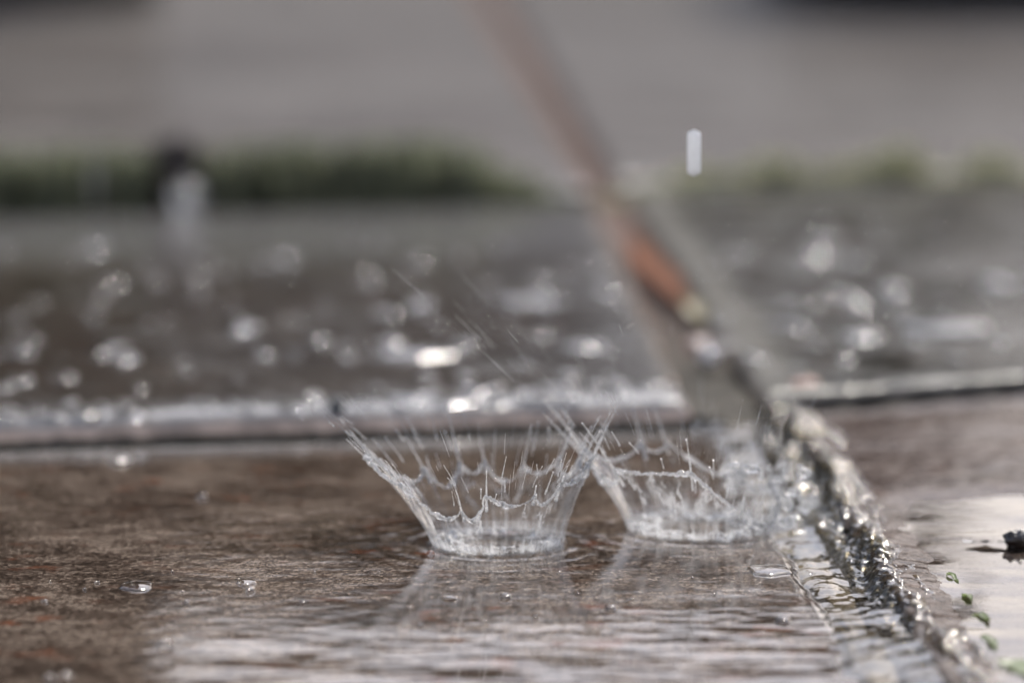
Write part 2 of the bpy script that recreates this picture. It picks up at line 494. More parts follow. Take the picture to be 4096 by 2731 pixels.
o = strip('soil', [(2700, 1640), (3050, 2150), (3200, 2400), (3420, 2800), (3620, 3150)], [(3330, 1640), (3600, 2150), (3760, 2400), (4030, 2800), (4270, 3150)], -0.0035,
          simple('channel_bed', (0.06, 0.040, 0.028), 0.6, 0.5, 150, 0.001, color2=(0.016, 0.012, 0.006)), 0.0014, 150)
tag(o, kind='structure')

def puddle():
    x0, x1, y0, y1 = 0.070, 0.24, 0.55, 0.83
    nx, ny = 150, 200
    X, Y = np.meshgrid(np.linspace(x0, x1, nx), np.linspace(y0, y1, ny), indexing='ij')
    Z = np.full_like(X, -0.00015)
    edge = 0.15 + 0.6 * sstep(0.088, 0.075, X)
    Z += edge * (0.00042 * fbm(X * 55, Y * 85, 1.0, 3) + 0.00012 * fbm(X * 160, Y * 240, 4.0, 2))
    Z += 0.00002 * fbm(X * 40, Y * 60, 2.0, 2)
    o = mesh_obj('puddle', np.stack([X, Y, Z], -1).reshape(-1, 3), grid_faces(nx, ny), M_puddle)
    tag(o, kind='structure')
    # long shallow pool on the next slab
    a, b = P(3120, 1478, 0.003), P(3640, 1396, 0.003)
    X, Y = np.meshgrid(np.linspace(a[0], b[0], 60), np.linspace(a[1], b[1], 60), indexing='ij')
    Z = np.full_like(X, 0.0021) + 0.00006 * fbm(X * 100, Y * 100, 1, 2)
    o = mesh_obj('puddle', np.stack([X, Y, Z], -1).reshape(-1, 3), grid_faces(60, 60), M_puddle)
    tag(o, kind='structure')
puddle()

# braided run of water spilling along the joint ---------------------------------------
def run():
    mat = water_surface('running_water', (0.74, 0.68, 0.55), 900, 0.00016)
    nu, nv = 1100, 100
    ctr = [(3120, 1600), (3210, 1740), (3300, 1900), (3440, 2110), (3570, 2310), (3710, 2500), (3870, 2720), (4100, 3050)]
    wid = [0.0050, 0.0090, 0.0088, 0.0070, 0.0064, 0.0066, 0.0072, 0.0072]
    hgt = [0.0006, 0.0020, 0.0018, 0.0013, 0.0010, 0.0010, 0.0010, 0.0010]
    c = np.array([P(*q, 0.0) for q in ctr]); t = np.linspace(0, 1, nu); s = np.linspace(0, 1, len(c))
    p = np.stack([np.interp(t, s, c[:, k]) for k in range(3)], -1)
    w = np.interp(t, s, wid); h = np.interp(t, s, hgt)
    tv = np.linspace(-1, 1, nv)
    X = p[:, 0, None] + w[:, None] * tv[None] * 1.2
    Y = p[:, 1, None] + 0.25 * w[:, None] * tv[None]
    prof = np.cos(tv * PI / 2)[None] ** 0.7
    env = np.clip(prof * 1.3, 0, 1)
    Z = -0.0022 + (0.0022 + h[:, None]) * prof
    # diagonal standing ripples, finer towards the far side of the run
    a = 0.5 * X + 0.30 * Y
    rip = np.sin(2 * PI * a / 0.0014 + 3.0 * fbm(X * 200, Y * 90, 2.0, 3))
    Z += env * (0.00020 * rip + 0.00055 * fbm(X * 420, Y * 190, 0, 3) + (0.0007 + 0.0009 * sstep(0.76, 0.84, Y)) * fbm(X * 170, Y * 80, 5, 3) + 0.0006 * sstep(0.76, 0.84, Y) * fbm(X * 420, Y * 260, 8, 2) + 0.00028 * fbm(X * 1000, Y * 560, 9, 2))
    Z += 0.0006 * env * np.cos(tv * PI * 2.1 + 1.6 * vnoise(Y * 60, X * 20, 2.0))
    Z[:, 0] = -0.012; Z[:, -1] = -0.012; Z[0] = -0.012; Z[-1] = -0.012
    o = mesh_obj('water', np.stack([X, Y, Z], -1).reshape(-1, 3), grid_faces(nu, nv), mat)
    tag(o, kind='structure')
    # gritty mortar under the run
    m = N('wet_mortar_grit'); v = m.pos(); f = m.noise(v, 500, 5, 0.6)
    cc = m.ramp(f, [(0.38, (0.006, 0.005, 0.002)), (0.58, (0.030, 0.024, 0.011)), (0.75, (0.08, 0.062, 0.036))])
    mm_ = m.surf(principled(m, Base_Color=cc, Roughness=0.3, Coat_Weight=0.6, Coat_Roughness=0.05, Coat_IOR=1.33))
    Zb = Z - 0.0012 - 0.0003 * np.abs(fbm(X * 300, Y * 300, 4.0, 3))
    o = mesh_obj('mortar_joint', np.stack([X, Y, Zb], -1).reshape(-1, 3)[:: 1], grid_faces(nu, nv), mm_, origin=(c[3][0], c[3][1], -0.014))
    tag(o, 'gritty mortar line glittering under rushing water beside the right slab', 'mortar')
run()

# ------------------------------------------------------------------ splash crowns
def sheet_material():
    m = N('splash_sheet'); tc = m.n('ShaderNodeAttribute'); tc.attribute_name = 'sheet'
    uv = tc.outputs['Vector']                     # (turns*30, height 0..1, 0)
    st = m.noise(m.mapv(uv, (1.0, 0.35, 1)), 2.4, 4, 0.65, 0.15)
    st2 = m.noise(m.mapv(uv, (1.0, 0.9, 1)), 1.1, 3, 0.6)
    x, h, z = m.sep(uv)
    low = m.mr(h, 0.05, 0.75, 1.0, 0.0)
    a = m.mr(st, 0.42, 0.72)
    op = m.math('MULTIPLY', a, m.math('ADD', m.math('MULTIPLY', low, 0.62), 0.04))
    op = m.math('ADD', op, m.math('MULTIPLY', m.mr(h, 0.06, 0.30, 0.55, 0.0), m.mr(st2, 0.3, 0.6)), True)
    vo = m.n('ShaderNodeTexVoronoi'); vo.feature = 'DISTANCE_TO_EDGE'; wv = m.n('ShaderNodeTexNoise', Scale=1.3, Detail=4.0, Roughness=0.65); m.link(uv, wv.inputs['Vector'])
    wa = m.n('ShaderNodeVectorMath'); wa.operation = 'MULTIPLY_ADD'; m.link(wv.outputs['Color'], wa.inputs[0]); wa.inputs[1].default_value = (1.6, 1.2, 0); m.link(m.mapv(uv, (0.62, 1.0, 1)), wa.inputs[2]); m.link(wa.outputs[0], vo.inputs['Vector'])
    vo.inputs['Scale'].default_value = 1.0
    lace = m.math('MULTIPLY', m.mr(vo.outputs['Distance'], 0.0, 0.09, 0.5, 0.0), m.mr(st2, 0.35, 0.6, 0.15, 1.0))
    op = m.math('MAXIMUM', op, m.math('MULTIPLY', lace, m.mr(h, 0.2, 0.55)))
    op = m.math('ADD', op, 0.03, True)
    op = m.math('MULTIPLY', op, m.mr(h, 0.0, 0.10, 0.12, 1.0))
    p = m.n('ShaderNodeBsdfPrincipled')
    for k, v in (('Base Color', (0.5, 0.5, 0.5)), ('Roughness', 0.15), ('IOR', 1.33)): m.set(p, k, v)
    m.link(m.bump(st, 0.0003), p.inputs['Normal'])
    tl = m.n('ShaderNodeBsdfTranslucent'); m.set(tl, 'Color', (0.5, 0.5, 0.5))
    mp = m.n('ShaderNodeMixShader', Fac=0.7); m.link(p.outputs[0], mp.inputs[1]); m.link(tl.outputs[0], mp.inputs[2])
    tr = m.n('ShaderNodeBsdfTransparent')
    gl = m.n('ShaderNodeBsdfGlossy', Roughness=0.05)
    fr = m.n('ShaderNodeFresnel', IOR=1.1)
    m0 = m.n('ShaderNodeMixShader'); m.link(m.math('MULTIPLY', fr.outputs[0], 0.4), m0.inputs[0]); m.link(tr.outputs[0], m0.inputs[1]); m.link(gl.outputs[0], m0.inputs[2])
    mx = m.n('ShaderNodeMixShader'); m.link(op, mx.inputs[0]); m.link(m0.outputs[0], mx.inputs[1]); m.link(mp.outputs[0], mx.inputs[2])
    return m.surf(mx.outputs[0])

def thread_material(name, clear=0.35, white=0.58):
    """lively water: clear, with white mixed in to brighten it"""
    m = N(name); v = m.pos()
    g = m.n('ShaderNodeBsdfGlass', IOR=1.33, Roughness=0.03)
    p = m.n('ShaderNodeBsdfPrincipled')
    for k, q in (('Base Color', (white, white, white)), ('Roughness', 0.1), ('IOR', 1.33)): m.set(p, k, q)
    tl = m.n('ShaderNodeBsdfTranslucent'); m.set(tl, 'Color', (white, white, white))
    mp = m.n('ShaderNodeMixShader', Fac=0.7); m.link(p.outputs[0], mp.inputs[1]); m.link(tl.outputs[0], mp.inputs[2])
    f = m.mr(m.noise(v, 900, 3), 0.4, 0.65, clear, min(1.0, clear + 0.45))
    mx = m.n('ShaderNodeMixShader'); m.link(f, mx.inputs[0]); m.link(g.outputs[0], mx.inputs[1]); m.link(mp.outputs[0], mx.inputs[2])
    return m.surf(mx.outputs[0])

def foam_material():
    m = N('splash_foam'); v = m.pos()
    f = m.noise(v, 900, 4, 0.6)
    c = m.ramp(f, [(0.35, (0.22, 0.21, 0.19)), (0.6, (0.55, 0.55, 0.55))])
    p = m.n('ShaderNodeBsdfPrincipled'); m.link(c, p.inputs['Base Color'])
    for k, q in (('Roughness', 0.3), ('IOR', 1.33)): m.set(p, k, q)
    m.link(m.bump(f, 0.0004), p.inputs['Normal'])
    tr = m.n('ShaderNodeBsdfTransparent')
    fa = m.n('ShaderNodeAttribute'); fa.attribute_name = 'fade'
    op = m.math('MULTIPLY', m.mr(m.noise(v, 420, 4, 0.65), 0.38, 0.62, 0.05, 0.75), m.sep(fa.outputs['Vector'])[0])
    mx = m.n('ShaderNodeMixShader'); m.link(op, mx.inputs[0]); m.link(tr.outputs[0], mx.inputs[1]); m.link(p.outputs[0], mx.inputs[2])
    return m.surf(mx.outputs[0])

M_sheet = sheet_material()
M_rim = thread_material('splash_rim', 0.3)
M_jet = thread_material('splash_jet', 0.35)
M_fine = thread_material('splash_spray', 0.5)
M_foam = foam_material()
M_drop = thread_material('whitened_drop', 0.93, 0.80)  # white body stands in for sky reflections on the drop
M_far_splash = thread_material('far_splash', 0.05, 0.45)

def crown(label, base_px, R0, flare, power, Hfun, seed, n_cusps, n_jets, spray_n, gap=None, reach=1.0, rimr=0.00046, hcap=0.022):
    """a crown thrown up by a drop: thin water bowl, thick rim, jets along the flow"""
    r_ = random.Random(seed); 
    c = P(*base_px, 0.0)
    root = empty('splash_crown', (c[0], c[1], 0.0))
    tag(root, label, 'water splash', 'splash crowns on the front slab')
    cusps = sorted((k + r_.uniform(-0.32, 0.32)) * 2 * PI / n_cusps for k in range(n_cusps))
    ch = [r_.uniform(0.9, 1.15) for _ in cusps]
    sag = [r_.uniform(0.08, 0.34) for _ in cusps]
    def Hrel(th):
        th = th % (2 * PI)
        for k in range(n_cusps):
            a = cusps[k]; b = cusps[(k + 1) % n_cusps] + (2 * PI if k == n_cusps - 1 else 0)
            t_ = th if th >= cusps[0] else th + 2 * PI
            if a <= t_ <= b:
                s = (t_ - a) / (b - a)
                return (ch[k] * (1 - s) + ch[(k + 1) % n_cusps] * s) - sag[k] * (4 * s * (1 - s)) ** 0.7
        return 1.0
    def prof(th, h):
        """radius at height h"""
        f = flare(th)
        return R0 + f * np.sign(h) * (np.abs(h) / 0.0164) ** power
    def pt(th, h, dr=0.0):
        rr = prof(th, h) + dr
        return np.array([c[0] + rr * math.cos(th), c[1] + rr * math.sin(th), h])
    # bowl -------------------------------------------------------------
    n, mm = 288, 40
    th = np.linspace(0, 2 * PI, n, endpoint=False)
    Ht = np.array([Hfun(a) * Hrel(a) for a in th])
    tt = np.linspace(0, 1, mm)
    V = np.zeros((n, mm, 3)); uv = np.zeros((n, mm, 3))
    for i, a in enumerate(th):
        h = Ht[i] * tt
        rr = prof(a, h)
        wob = 0.00022 * fbm(np.full(mm, a * 9), h * 160, seed, 3) + 0.00013 * vnoise(np.full(mm, a * 46), h * 90, seed + 2)
        rr = rr + wob * (0.3 + tt)
        V[i, :, 0] = c[0] + rr * math.cos(a); V[i, :, 1] = c[1] + rr * math.sin(a); V[i, :, 2] = h + 0.0001
        uv[i, :, 0] = a / (2 * PI) * 30; uv[i, :, 1] = h / 0.012; uv[i, :, 2] = seed
    Fs = grid_faces(n, mm, True, False)
    o = mesh_obj('water_sheet', V.reshape(-1, 3), Fs, M_sheet, root)
    at = o.data.attributes.new('sheet', 'FLOAT_VECTOR', 'POINT'); at.data.foreach_set('vector', uv.reshape(-1).tolist())
    # rim --------------------------------------------------------------
    n2 = 420
    path, rad = [], []
    for i in range(n2):
        a = 2 * PI * i / n2
        path.append(pt(a, Hfun(a) * Hrel(a)) + 0.0002 * np.array([r_.uniform(-1, 1) for _ in range(3)]))
        rad.append(rimr * (0.75 + 0.6 * float(vnoise(np.array(a * 14.0), np.array(seed * 1.7)))) + 0.00003 * r_.random())
    v, f = tube(path, rad, 7, True)
    mesh_obj('rim', v, f, M_rim, root)
    # foam at the foot ---------------------------------------------------
    n3, m3 = 240, 16
    a3 = np.linspace(0, 2 * PI, n3, endpoint=False); s3 = np.linspace(0, 1, m3)
    A, S = np.meshgrid(a3, s3, indexing='ij')
    rr = R0 * (0.45 + 0.62 * S) * (1 + 0.045 * fbm(np.cos(A) * 5, np.sin(A) * 5, seed, 4) * S)
    X = c[0] + rr * np.cos(A); Y = c[1] + rr * np.sin(A)
    Z = 0.0002 + 0.0019 * np.sin(PI * S) ** 0.8 * (0.35 + 0.65 * S) * (0.6 + 0.7 * fbm(X * 420, Y * 420, seed, 4, 0.65)) + 0.0003 * np.abs(vnoise(X * 1300, Y * 1300, 1))
    Z[:, 0] = -0.0003; Z[:, -1] = -0.0003
    o = mesh_obj('foam_ring', np.stack([X, Y, Z], -1).reshape(-1, 3), grid_faces(n3, m3, True, False), M_foam, root)
    at = o.data.attributes.new('fade', 'FLOAT_VECTOR', 'POINT'); fd = np.sin(PI * S) ** 0.7
    at.data.foreach_set('vector', np.stack([fd, fd * 0, fd * 0], -1).reshape(-1).tolist())
    # jets from the cusps and free threads --------------------------------
    def jet(th, h0, h1, r0, r1, beads=True):
        h1 = min(h1, max(h0 + 0.0012, hcap))
        k = max(5, int((h1 - h0) / 0.0006)); hs = np.linspace(h0, h1, k)
        side = r_.uniform(-0.05, 0.05)
        pth = [pt(th + side * (q - h0) / (h1 - h0 + 1e-9), q, 0.00008 * r_.uniform(-1, 1)) for q in hs]
        rd = np.linspace(r0, r1, k) * np.array([1 + 0.45 * r_.random() for _ in hs])
        if beads:
            rd[r_.randrange(k)] *= 1.7; rd[-1] *= 1.5
        return tube(pth, rd, 6)
    for a, hh in zip(cusps, ch):
        H = Hfun(a) * hh
        v, f = jet(a, H * r_.uniform(0.72, 0.85), H * r_.uniform(1.15, 1.7), r_.uniform(0.00018, 0.00032), 0.00006)
        mesh_obj('jet', v, f, M_rim, root)
    for k in range(n_jets):
        a = r_.uniform(0, 2 * PI); H = Hfun(a)
        h0 = H * r_.uniform(0.8, 1.4); ln = r_.uniform(0.0015, 0.0055)
        q = r_.uniform(0.000045, 0.00010)
        v, f = jet(a, h0, h0 + ln, q, q * 0.6)
        mesh_obj('jet', v, f, M_jet, root)
    # spray: fine droplets flung off, nobody could count them
    parts = []
    for k in range(spray_n):
        a = r_.uniform(0, 2 * PI); H = Hfun(a)
        h0 = min(H * (1.0 + reach * abs(r_.gauss(0, 0.75))), hcap * (2.0 if reach > 1 else 1.2) * r_.uniform(0.7, 1.0))
        q = r_.uniform(0.00002, 0.000042)
        if r_.random() < 0.6:
            ln = r_.uniform(0.001, 0.006)
            hs = np.linspace(h0, h0 + ln, 4)
            parts.append(tube([pt(a, z_) for z_ in hs], [q * 0.6, q, q, q * 0.5], 5))
        else:
            parts.append(blob(pt(a, h0), q * 1.8, nu=6, nv=4))
    v, f = join(parts)
    o = mesh_obj('spray', v, f, M_fine, root); o['kind'] = 'stuff'
    return root, c, pt

def flare1(th): return 0.0084 - 0.0031 * math.cos(th) - 0.0006 * math.sin(th)
def H1(th):
    # front left side has sunk lower
    d = abs(((th - 4.05 + PI) % (2 * PI)) - PI)
    return 0.0126 - 0.0040 * math.exp(-(d / 0.33) ** 2) + 0.0052 * abs(math.cos(th)) ** 3
crown('sharp splash crown standing whole on the brown slab', (1990, 2178), 0.0129, flare1, 1.3, H1, 3, 15, 84, 170, reach=0.8)

def flare2(th): return 0.0078 - 0.0025 * math.cos(th)
def H2(th):
    d = abs(((th - 6.1 + PI) % (2 * PI)) - PI)
    return 0.0130 - 0.0098 * math.exp(-(d / 1.1) ** 2) + 0.0045 * max(0.0, -math.cos(th)) ** 3 + 0.0026 * math.sin(3 * th + 1.0)
CROWN2, _c, _p = crown('softer splash crown breaking over the water channel', (2800, 2118), 0.0146, flare2, 1.3, H2, 9, 11, 80, 190, reach=1.6, hcap=0.027)
r2 = random.Random(21); parts = []
for k in range(46):
    q = D(r2.uniform(2900, 3260), r2.uniform(1850, 2100), r2.uniform(0.755, 0.80))
    if q[2] < 0: q[2] = 0.0004
    sz = r2.uniform(0.0003, 0.0012)
    parts.append(blob(q, (sz * r2.uniform(0.8, 1.8), sz, sz * r2.uniform(0.6, 1.3)), k, 14, 10, 0.3, 1.5))
v, f = join(parts)
o = mesh_obj('broken_water', v, f, M_rim, CROWN2); o['kind'] = 'stuff'

# distant splash column on the slab behind
def far_splash(px, py, hgt, w, label, seed):
    c = P(px, py, 0.0045); r_ = random.Random(seed)
    root = empty('splash_column', tuple(c)); tag(root, label, 'water splash', 'small far splashes')
    n, mm = 40, 24
    V = []
    for i in range(n):
        a = 2 * PI * i / n
        for j in range(mm):
            t = j / (mm - 1)
            rr = w * (0.55 + 0.55 * math.sin(t * PI * 0.9) + 0.25 * float(vnoise(np.array(a * 2), np.array(t * 6 + seed)))) * (1.0 if t < 0.75 else (1.02 - t) / 0.27)
            V.append([c[0] + rr * math.cos(a), c[1] + rr * math.sin(a), c[2] + t * hgt])
    mesh_obj('water_column', V, grid_faces(n, mm, True, False), M_far_splash, root)
    parts = []
    for k in range(26):
        a = r_.uniform(0, 2 * PI); q = r_.uniform(0.0002, 0.0005)
        parts.append(blob(c + np.array([w * 1.6 * math.cos(a) * r_.random(), w * 1.6 * math.sin(a), r_.random() * hgt * 1.3]), q, nu=6, nv=4))
    v, f = join(parts); o = mesh_obj('spray', v, f, M_fine, root); o['kind'] = 'stuff'
far_splash(748, 846, 0.0105, 0.0044, 'pale blurred splash column before the brown clod', 5)
far_splash(380, 840, 0.020, 0.0007, 'faint thin splash at the far left over green moss', 6)

# falling drop ---------------------------------------------------------------
c = D(2776, 612, 0.77)
path = [c + np.array([0, 0, t * 0.0047]) for t in np.linspace(-1, 1, 17)]
rad = [0.00132 * (1 - abs(t) ** 14) ** 0.5 + 0.00008 for t in np.linspace(-1, 1, 17)]
v, f = tube(path, rad, 20)
o = mesh_obj('falling_drop', v, f, M_drop, origin=c)
tag(o, 'long bright drop of water falling above the far slab', 'water drop')

# ------------------------------------------------------------------ beads of water
M_bead = water_surface('bead_water', (0.95, 0.95, 0.95), 200, 0.00003)
def bead(px, py, rx, ry, h, z, label, seed):
    c = P(px, py, z)
    n, mm = 28, 9
    V = []
    for j in range(mm):
        t = j / (mm - 1)
        for i in range(n):
            a = 2 * PI * i / n
            k = 1 + 0.28 * float(fbm(np.array(math.cos(a) * 1.3 + seed * 2.3), np.array(math.sin(a) * 1.3), seed, 2))
            V.append([c[0] + t * rx * k * math.cos(a), c[1] + t * ry * k * math.sin(a), z + h * (1 - t * t) ** 0.8 - 0.0003 * (t > 0.98)])
    o = mesh_obj('water_bead', V, grid_faces(mm, n, False, True), M_bead, origin=c)
    tag(o, label, 'water bead', 'water beads on the slabs')
    return o

named = [
    (1650, 1410, 0.0135, 0.010, 0.0011, 0.0048, 'long white pool of water lying on the brown middle slab'),
    (1560, 1360, 0.0040, 0.010, 0.0011, 0.0048, 'small round pool touching the left end of the long white pool'),
    (500, 1425, 0.0042, 0.013, 0.0012, 0.0048, 'bright water bead left on the brown middle slab'),
    (970, 1300, 0.0050, 0.015, 0.0012, 0.0048, 'rounded water bead behind the left splash, mid slab'),
    (480, 1838, 0.0026, 0.004, 0.0009, 0.0003, 'bright oval bead on the near slab edge by the gap'),
    (548, 2338, 0.0030, 0.0045, 0.0003, 0.0003, 'flat ringed drop on bare stone left of the splashes'),
    (985, 2322, 0.0020, 0.003, 0.00022, 0.0003, 'flat drop between the ringed drop and the sharp splash'),
    (1000, 2356, 0.0011, 0.002, 0.0006, 0.0003, 'tiny bright bead just before the flat drop'),
    (745, 2410, 0.0008, 0.0012, 0.0006, 0.0003, 'tiny bead near the slab front, below the ringed drop'),
    (1722, 2212, 0.0008, 0.0012, 0.0006, 0.0003, 'tiny white bead at the left foot of the sharp splash'),
    (810, 1985, 0.0011, 0.002, 0.0007, 0.0003, 'small white bead alone on dark stone behind'),
    (3080, 2278, 0.0042, 0.0055, 0.0005, 0.0003, 'drop with brown centre at the channel edge'),
    (3130, 2475, 0.0016, 0.0022, 0.0006, 0.0003, 'blue white bead on the wet slab corner by the channel'),
    (2445, 2430, 0.0013, 0.002, 0.0006, 0.0003, 'white bead in the wet film between both reflections'),
    (2020, 2382, 0.0012, 0.002, 0.0006, 0.0003, 'bead amid the mirror image of the sharp splash'),
    (1800, 2385, 0.0016, 0.0015, 0.0002, 0.0003, 'flat bead left in the mirror image of the sharp splash'),
    (660, 2570, 0.0016, 0.0022, 0.0008, 0.0003, 'pointed bright bead in the foreground film'),
    (260, 2710, 0.0016, 0.0022, 0.001, 0.0003, 'brightest bead in the bottom left corner'),
    (200, 2715, 0.0011, 0.0022, 0.001, 0.0003, 'dimmer bead in the bottom left corner'),
    (1655, 1200, 0.0055, 0.016, 0.0012, 0.0048, 'broad pale pool behind the long white pool'),
    (2120, 1190, 0.0110, 0.015, 0.0011, 0.0048, 'wide pale pool near the rusty leaf'),
    (3550, 1150, 0.0050, 0.015, 0.0013, 0.0032, 'round bright bead on the grey right slab'),
    (3980, 1120, 0.0050, 0.016, 0.0013, 0.0032, 'round bright bead at the far right border'),
    (3800, 1300, 0.0120, 0.014, 0.0010, 0.0032, 'wide white pool on the grey right slab'),
    (3430, 1330, 0.0060, 0.012, 0.0010, 0.0032, 'small pool before the wide white pool'),
]
for k, (a, b, rx, ry, h, z, lab) in enumerate(named):
    bead(a, b, rx, ry, h, z, lab, k + 0.5)

protos = {}
def scatter(n, xr, yr, z, smin, smax, label, group, bias=1.0, seed=0, edge=None):
    r_ = random.Random(seed)
    ps = []
    for k in range(n):
        px = r_.uniform(*xr); py = yr[0] + (yr[1] - yr[0]) * r_.random() ** bias
        if edge: py = edge(px) - py
        c = P(px, py, z); s = r_.uniform(smin, smax) if r_.random() < 0.8 else r_.uniform(smax, smax * 1.7)
        if k < 4:
            o = bead(px, py, 0.001, 0.0013, 0.00036, z, label, seed + k * 1.7)
            ps.append(o)
        else:
            o = ps[k % 4].copy(); COL.objects.link(o)
        o['label'] = label; o['group'] = group; o['category'] = 'water bead'
        o.location = (c[0], c[1], z)
        o.scale = (s * r_.uniform(0.6, 1.15), s * r_.uniform(0.8, 1.8), 1.0 * s ** 0.5)
        o.rotation_euler = (0, 0, r_.uniform(-0.5, 0.5))
scatter(110, (-50, 2600), (960, 1570), 0.0048, 1.0, 3.1, 'small blurred water bead on the brown middle slab', 'beads on the middle slab', seed=3)
scatter(60, (-50, 2740), (22, 70), 0.0046, 1.2, 3.0, 'bead lined along the wet edge of the middle slab', 'beads along the middle slab edge', bias=1.5, seed=5, edge=lambda px: 1684 - 0.0328 * px)
scatter(65, (2800, 4150), (880, 1480), 0.0033, 1.0, 2.8, 'small blurred water bead on the grey right slab', 'beads on the right slab', seed=7)
scatter(16, (1500, 3250), (2260, 2560), 0.0002, 0.3, 0.7, 'tiny bead on the wet slab around the splashes', 'beads round the splashes', seed=9)
scatter(8, (0, 1500), (1950, 2500), 0.0002, 0.3, 0.6, 'tiny bead scattered on bare dark stone', 'beads on bare stone', seed=13)

# ------------------------------------------------------------------ plants in the far joint
def blade_mesh(items):
    """items: (base, height, width, lean dx, dy)"""
    V, Fs = [], []
    for (b, h, w, lx, ly) in items:
        k = len(V)
        a = random.uniform(0, PI)
        ux, uy = math.cos(a) * w, math.sin(a) * w
        for t, ww in ((0, 0.6), (0.45, 1.0), (0.8, 0.7)):
            x = b[0] + lx * t * t; y = b[1] + ly * t * t; z = b[2] + h * t
            V += [[x - ux * ww, y - uy * ww, z], [x + ux * ww, y + uy * ww, z]]
        V.append([b[0] + lx, b[1] + ly, b[2] + h])
        Fs += [(k, k + 1, k + 3, k + 2), (k + 2, k + 3, k + 5, k + 4), (k + 4, k + 5, k + 6)]
    return np.array(V), Fs

def leaf_mat(name, c1, c2):
    m = N(name); v = m.pos()
    c = m.ramp(m.noise(v, 120, 3), [(0.35, c1), (0.65, c2)])
    p = m.n('ShaderNodeBsdfPrincipled'); m.link(c, p.inputs['Base Color']); m.set(p, 'Roughness', 0.4)
    tl = m.n('ShaderNodeBsdfTranslucent'); m.link(c, tl.inputs['Color'])
    mx = m.n('ShaderNodeMixShader', Fac=0.5); m.link(p.outputs[0], mx.inputs[1]); m.link(tl.outputs[0], mx.inputs[2])
    return m.surf(mx.outputs[0])
M_moss = leaf_mat('moss_green', (0.125, 0.13, 0.085), (0.23, 0.245, 0.16))
M_palemoss = leaf_mat('pale_moss', (0.24, 0.24, 0.14), (0.42, 0.41, 0.27))
M_green = leaf_mat('fresh_green', (0.16, 0.20, 0.07), (0.30, 0.35, 0.16))

items = []
for k in range(2000):
    px = random.uniform(-250, 2330)
    if 600 < px < 885 and random.random() < 0.93: continue
    dens = 1.0
    f = float(fbm(np.array(px / 160.0), np.array(0.0), 1, 3))
    q = P(px, random.uniform(822, 842) - 0.022 * px, 0.004); q[2] = -0.006
    h = (0.032 + 0.0015 * f) * random.uniform(0.55, 1.1) * (1 if px < 1820 else max(0.12, 1 - (px - 1820) / 620))
    items.append((q, h, random.uniform(0.0008, 0.0022), random.uniform(-0.006, 0.006), random.uniform(-0.004, 0.004)))
v, f = blade_mesh(items)
o = mesh_obj('moss', v, f, M_moss, smooth=False); tag(o, kind='stuff')
items = []
for k in range(1500):
    px = random.gauss(3350, 420) if random.random() < 0.6 else random.uniform(2600, 4300)
    q = P(px, random.uniform(728, 745) - 0.03 * (px - 2500), 0.004); q[2] = -0.006
    h = (0.013 + 0.007 * float(fbm(np.array(px / 120.0), np.array(3.0), 1, 3))) * random.uniform(0.5, 1.3) * math.exp(-((px - 3400) / 800) ** 2) + 0.005
    items.append((q, h, random.uniform(0.001, 0.0025), random.uniform(-0.008, 0.008), random.uniform(-0.004, 0.004)))
v, f = blade_mesh(items)
o = mesh_obj('moss', v, f, M_palemoss, smooth=False); tag(o, kind='stuff')

# dark clod in the moss
c = P(740, 818, 0.004)
v, f = blob((c[0], c[1] + 0.005, 0.007), (0.0175, 0.006, 0.0170), 4, 28, 18, 0.30, 2.2)
o = mesh_obj('soil_clod', v, f, simple('clod_brown', (0.055, 0.038, 0.030), 0.8, 0.6, 250, 0.002), origin=(c[0], c[1] + 0.01, -0.012))
tag(o, 'dark brown clod breaking the green moss strip', 'soil clod')

# ------------------------------------------------------------------ debris in the joint
def leaf(name, pts, w, label, mat, z, cat='leaf', curl=0.002, seed=1):
    p = np.array([P(*q, z) for q in pts]); n = 26; mm = 9
    t = np.linspace(0, 1, n); s = np.linspace(0, 1, len(p))
    c = np.stack([np.interp(t, s, p[:, k]) for k in range(3)], -1)
    tan = np.gradient(c, axis=0); tan /= np.linalg.norm(tan, axis=1)[:, None]
    side = np.stack([tan[:, 1], -tan[:, 0], np.zeros(n)], -1)
    ww = w * np.sin(PI * np.clip(t, 0.02, 0.985)) ** 0.6
    tv = np.linspace(-1, 1, mm)
    V = c[:, None] + side[:, None] * (ww[:, None] * tv[None])[..., None]
    V[..., 2] += curl * (tv[None] ** 2) + curl * 0.5 * np.sin(t * 9 + seed)[:, None] + 0.0004 * fbm(V[..., 0] * 300, V[..., 1] * 300, seed, 3)
    lo = V.copy(); lo[..., 2] -= 0.0003
    parts = [(V.reshape(-1, 3), grid_faces(n, mm)), (lo.reshape(-1, 3), grid_faces(n, mm))]
    v, f = join(parts)
    o = mesh_obj(name, v, f, mat, origin=c[n // 2])
    tag(o, label, cat)
    return o
M_rust = simple('rusty_leaf', (0.20, 0.068, 0.026), 0.8, 0.6, 90, 0.0006, 0.0, spec=0.1)
M_ochre = simple('ochre_leaf', (0.20, 0.15, 0.025), 0.5, 0.4, 150, 0.0006, 0.4)
leaf('leaf', [(2530, 960), (2620, 1090), (2745, 1225)], 0.0050, 'rust orange leaf lying in the joint between slabs', M_rust, 0.001, curl=0.0012, seed=2)
leaf('leaf', [(2735, 1190), (2770, 1240), (2820, 1300)], 0.0025, 'small ochre leaf below the rust orange leaf', M_ochre, 0.001, curl=0.001, seed=4)

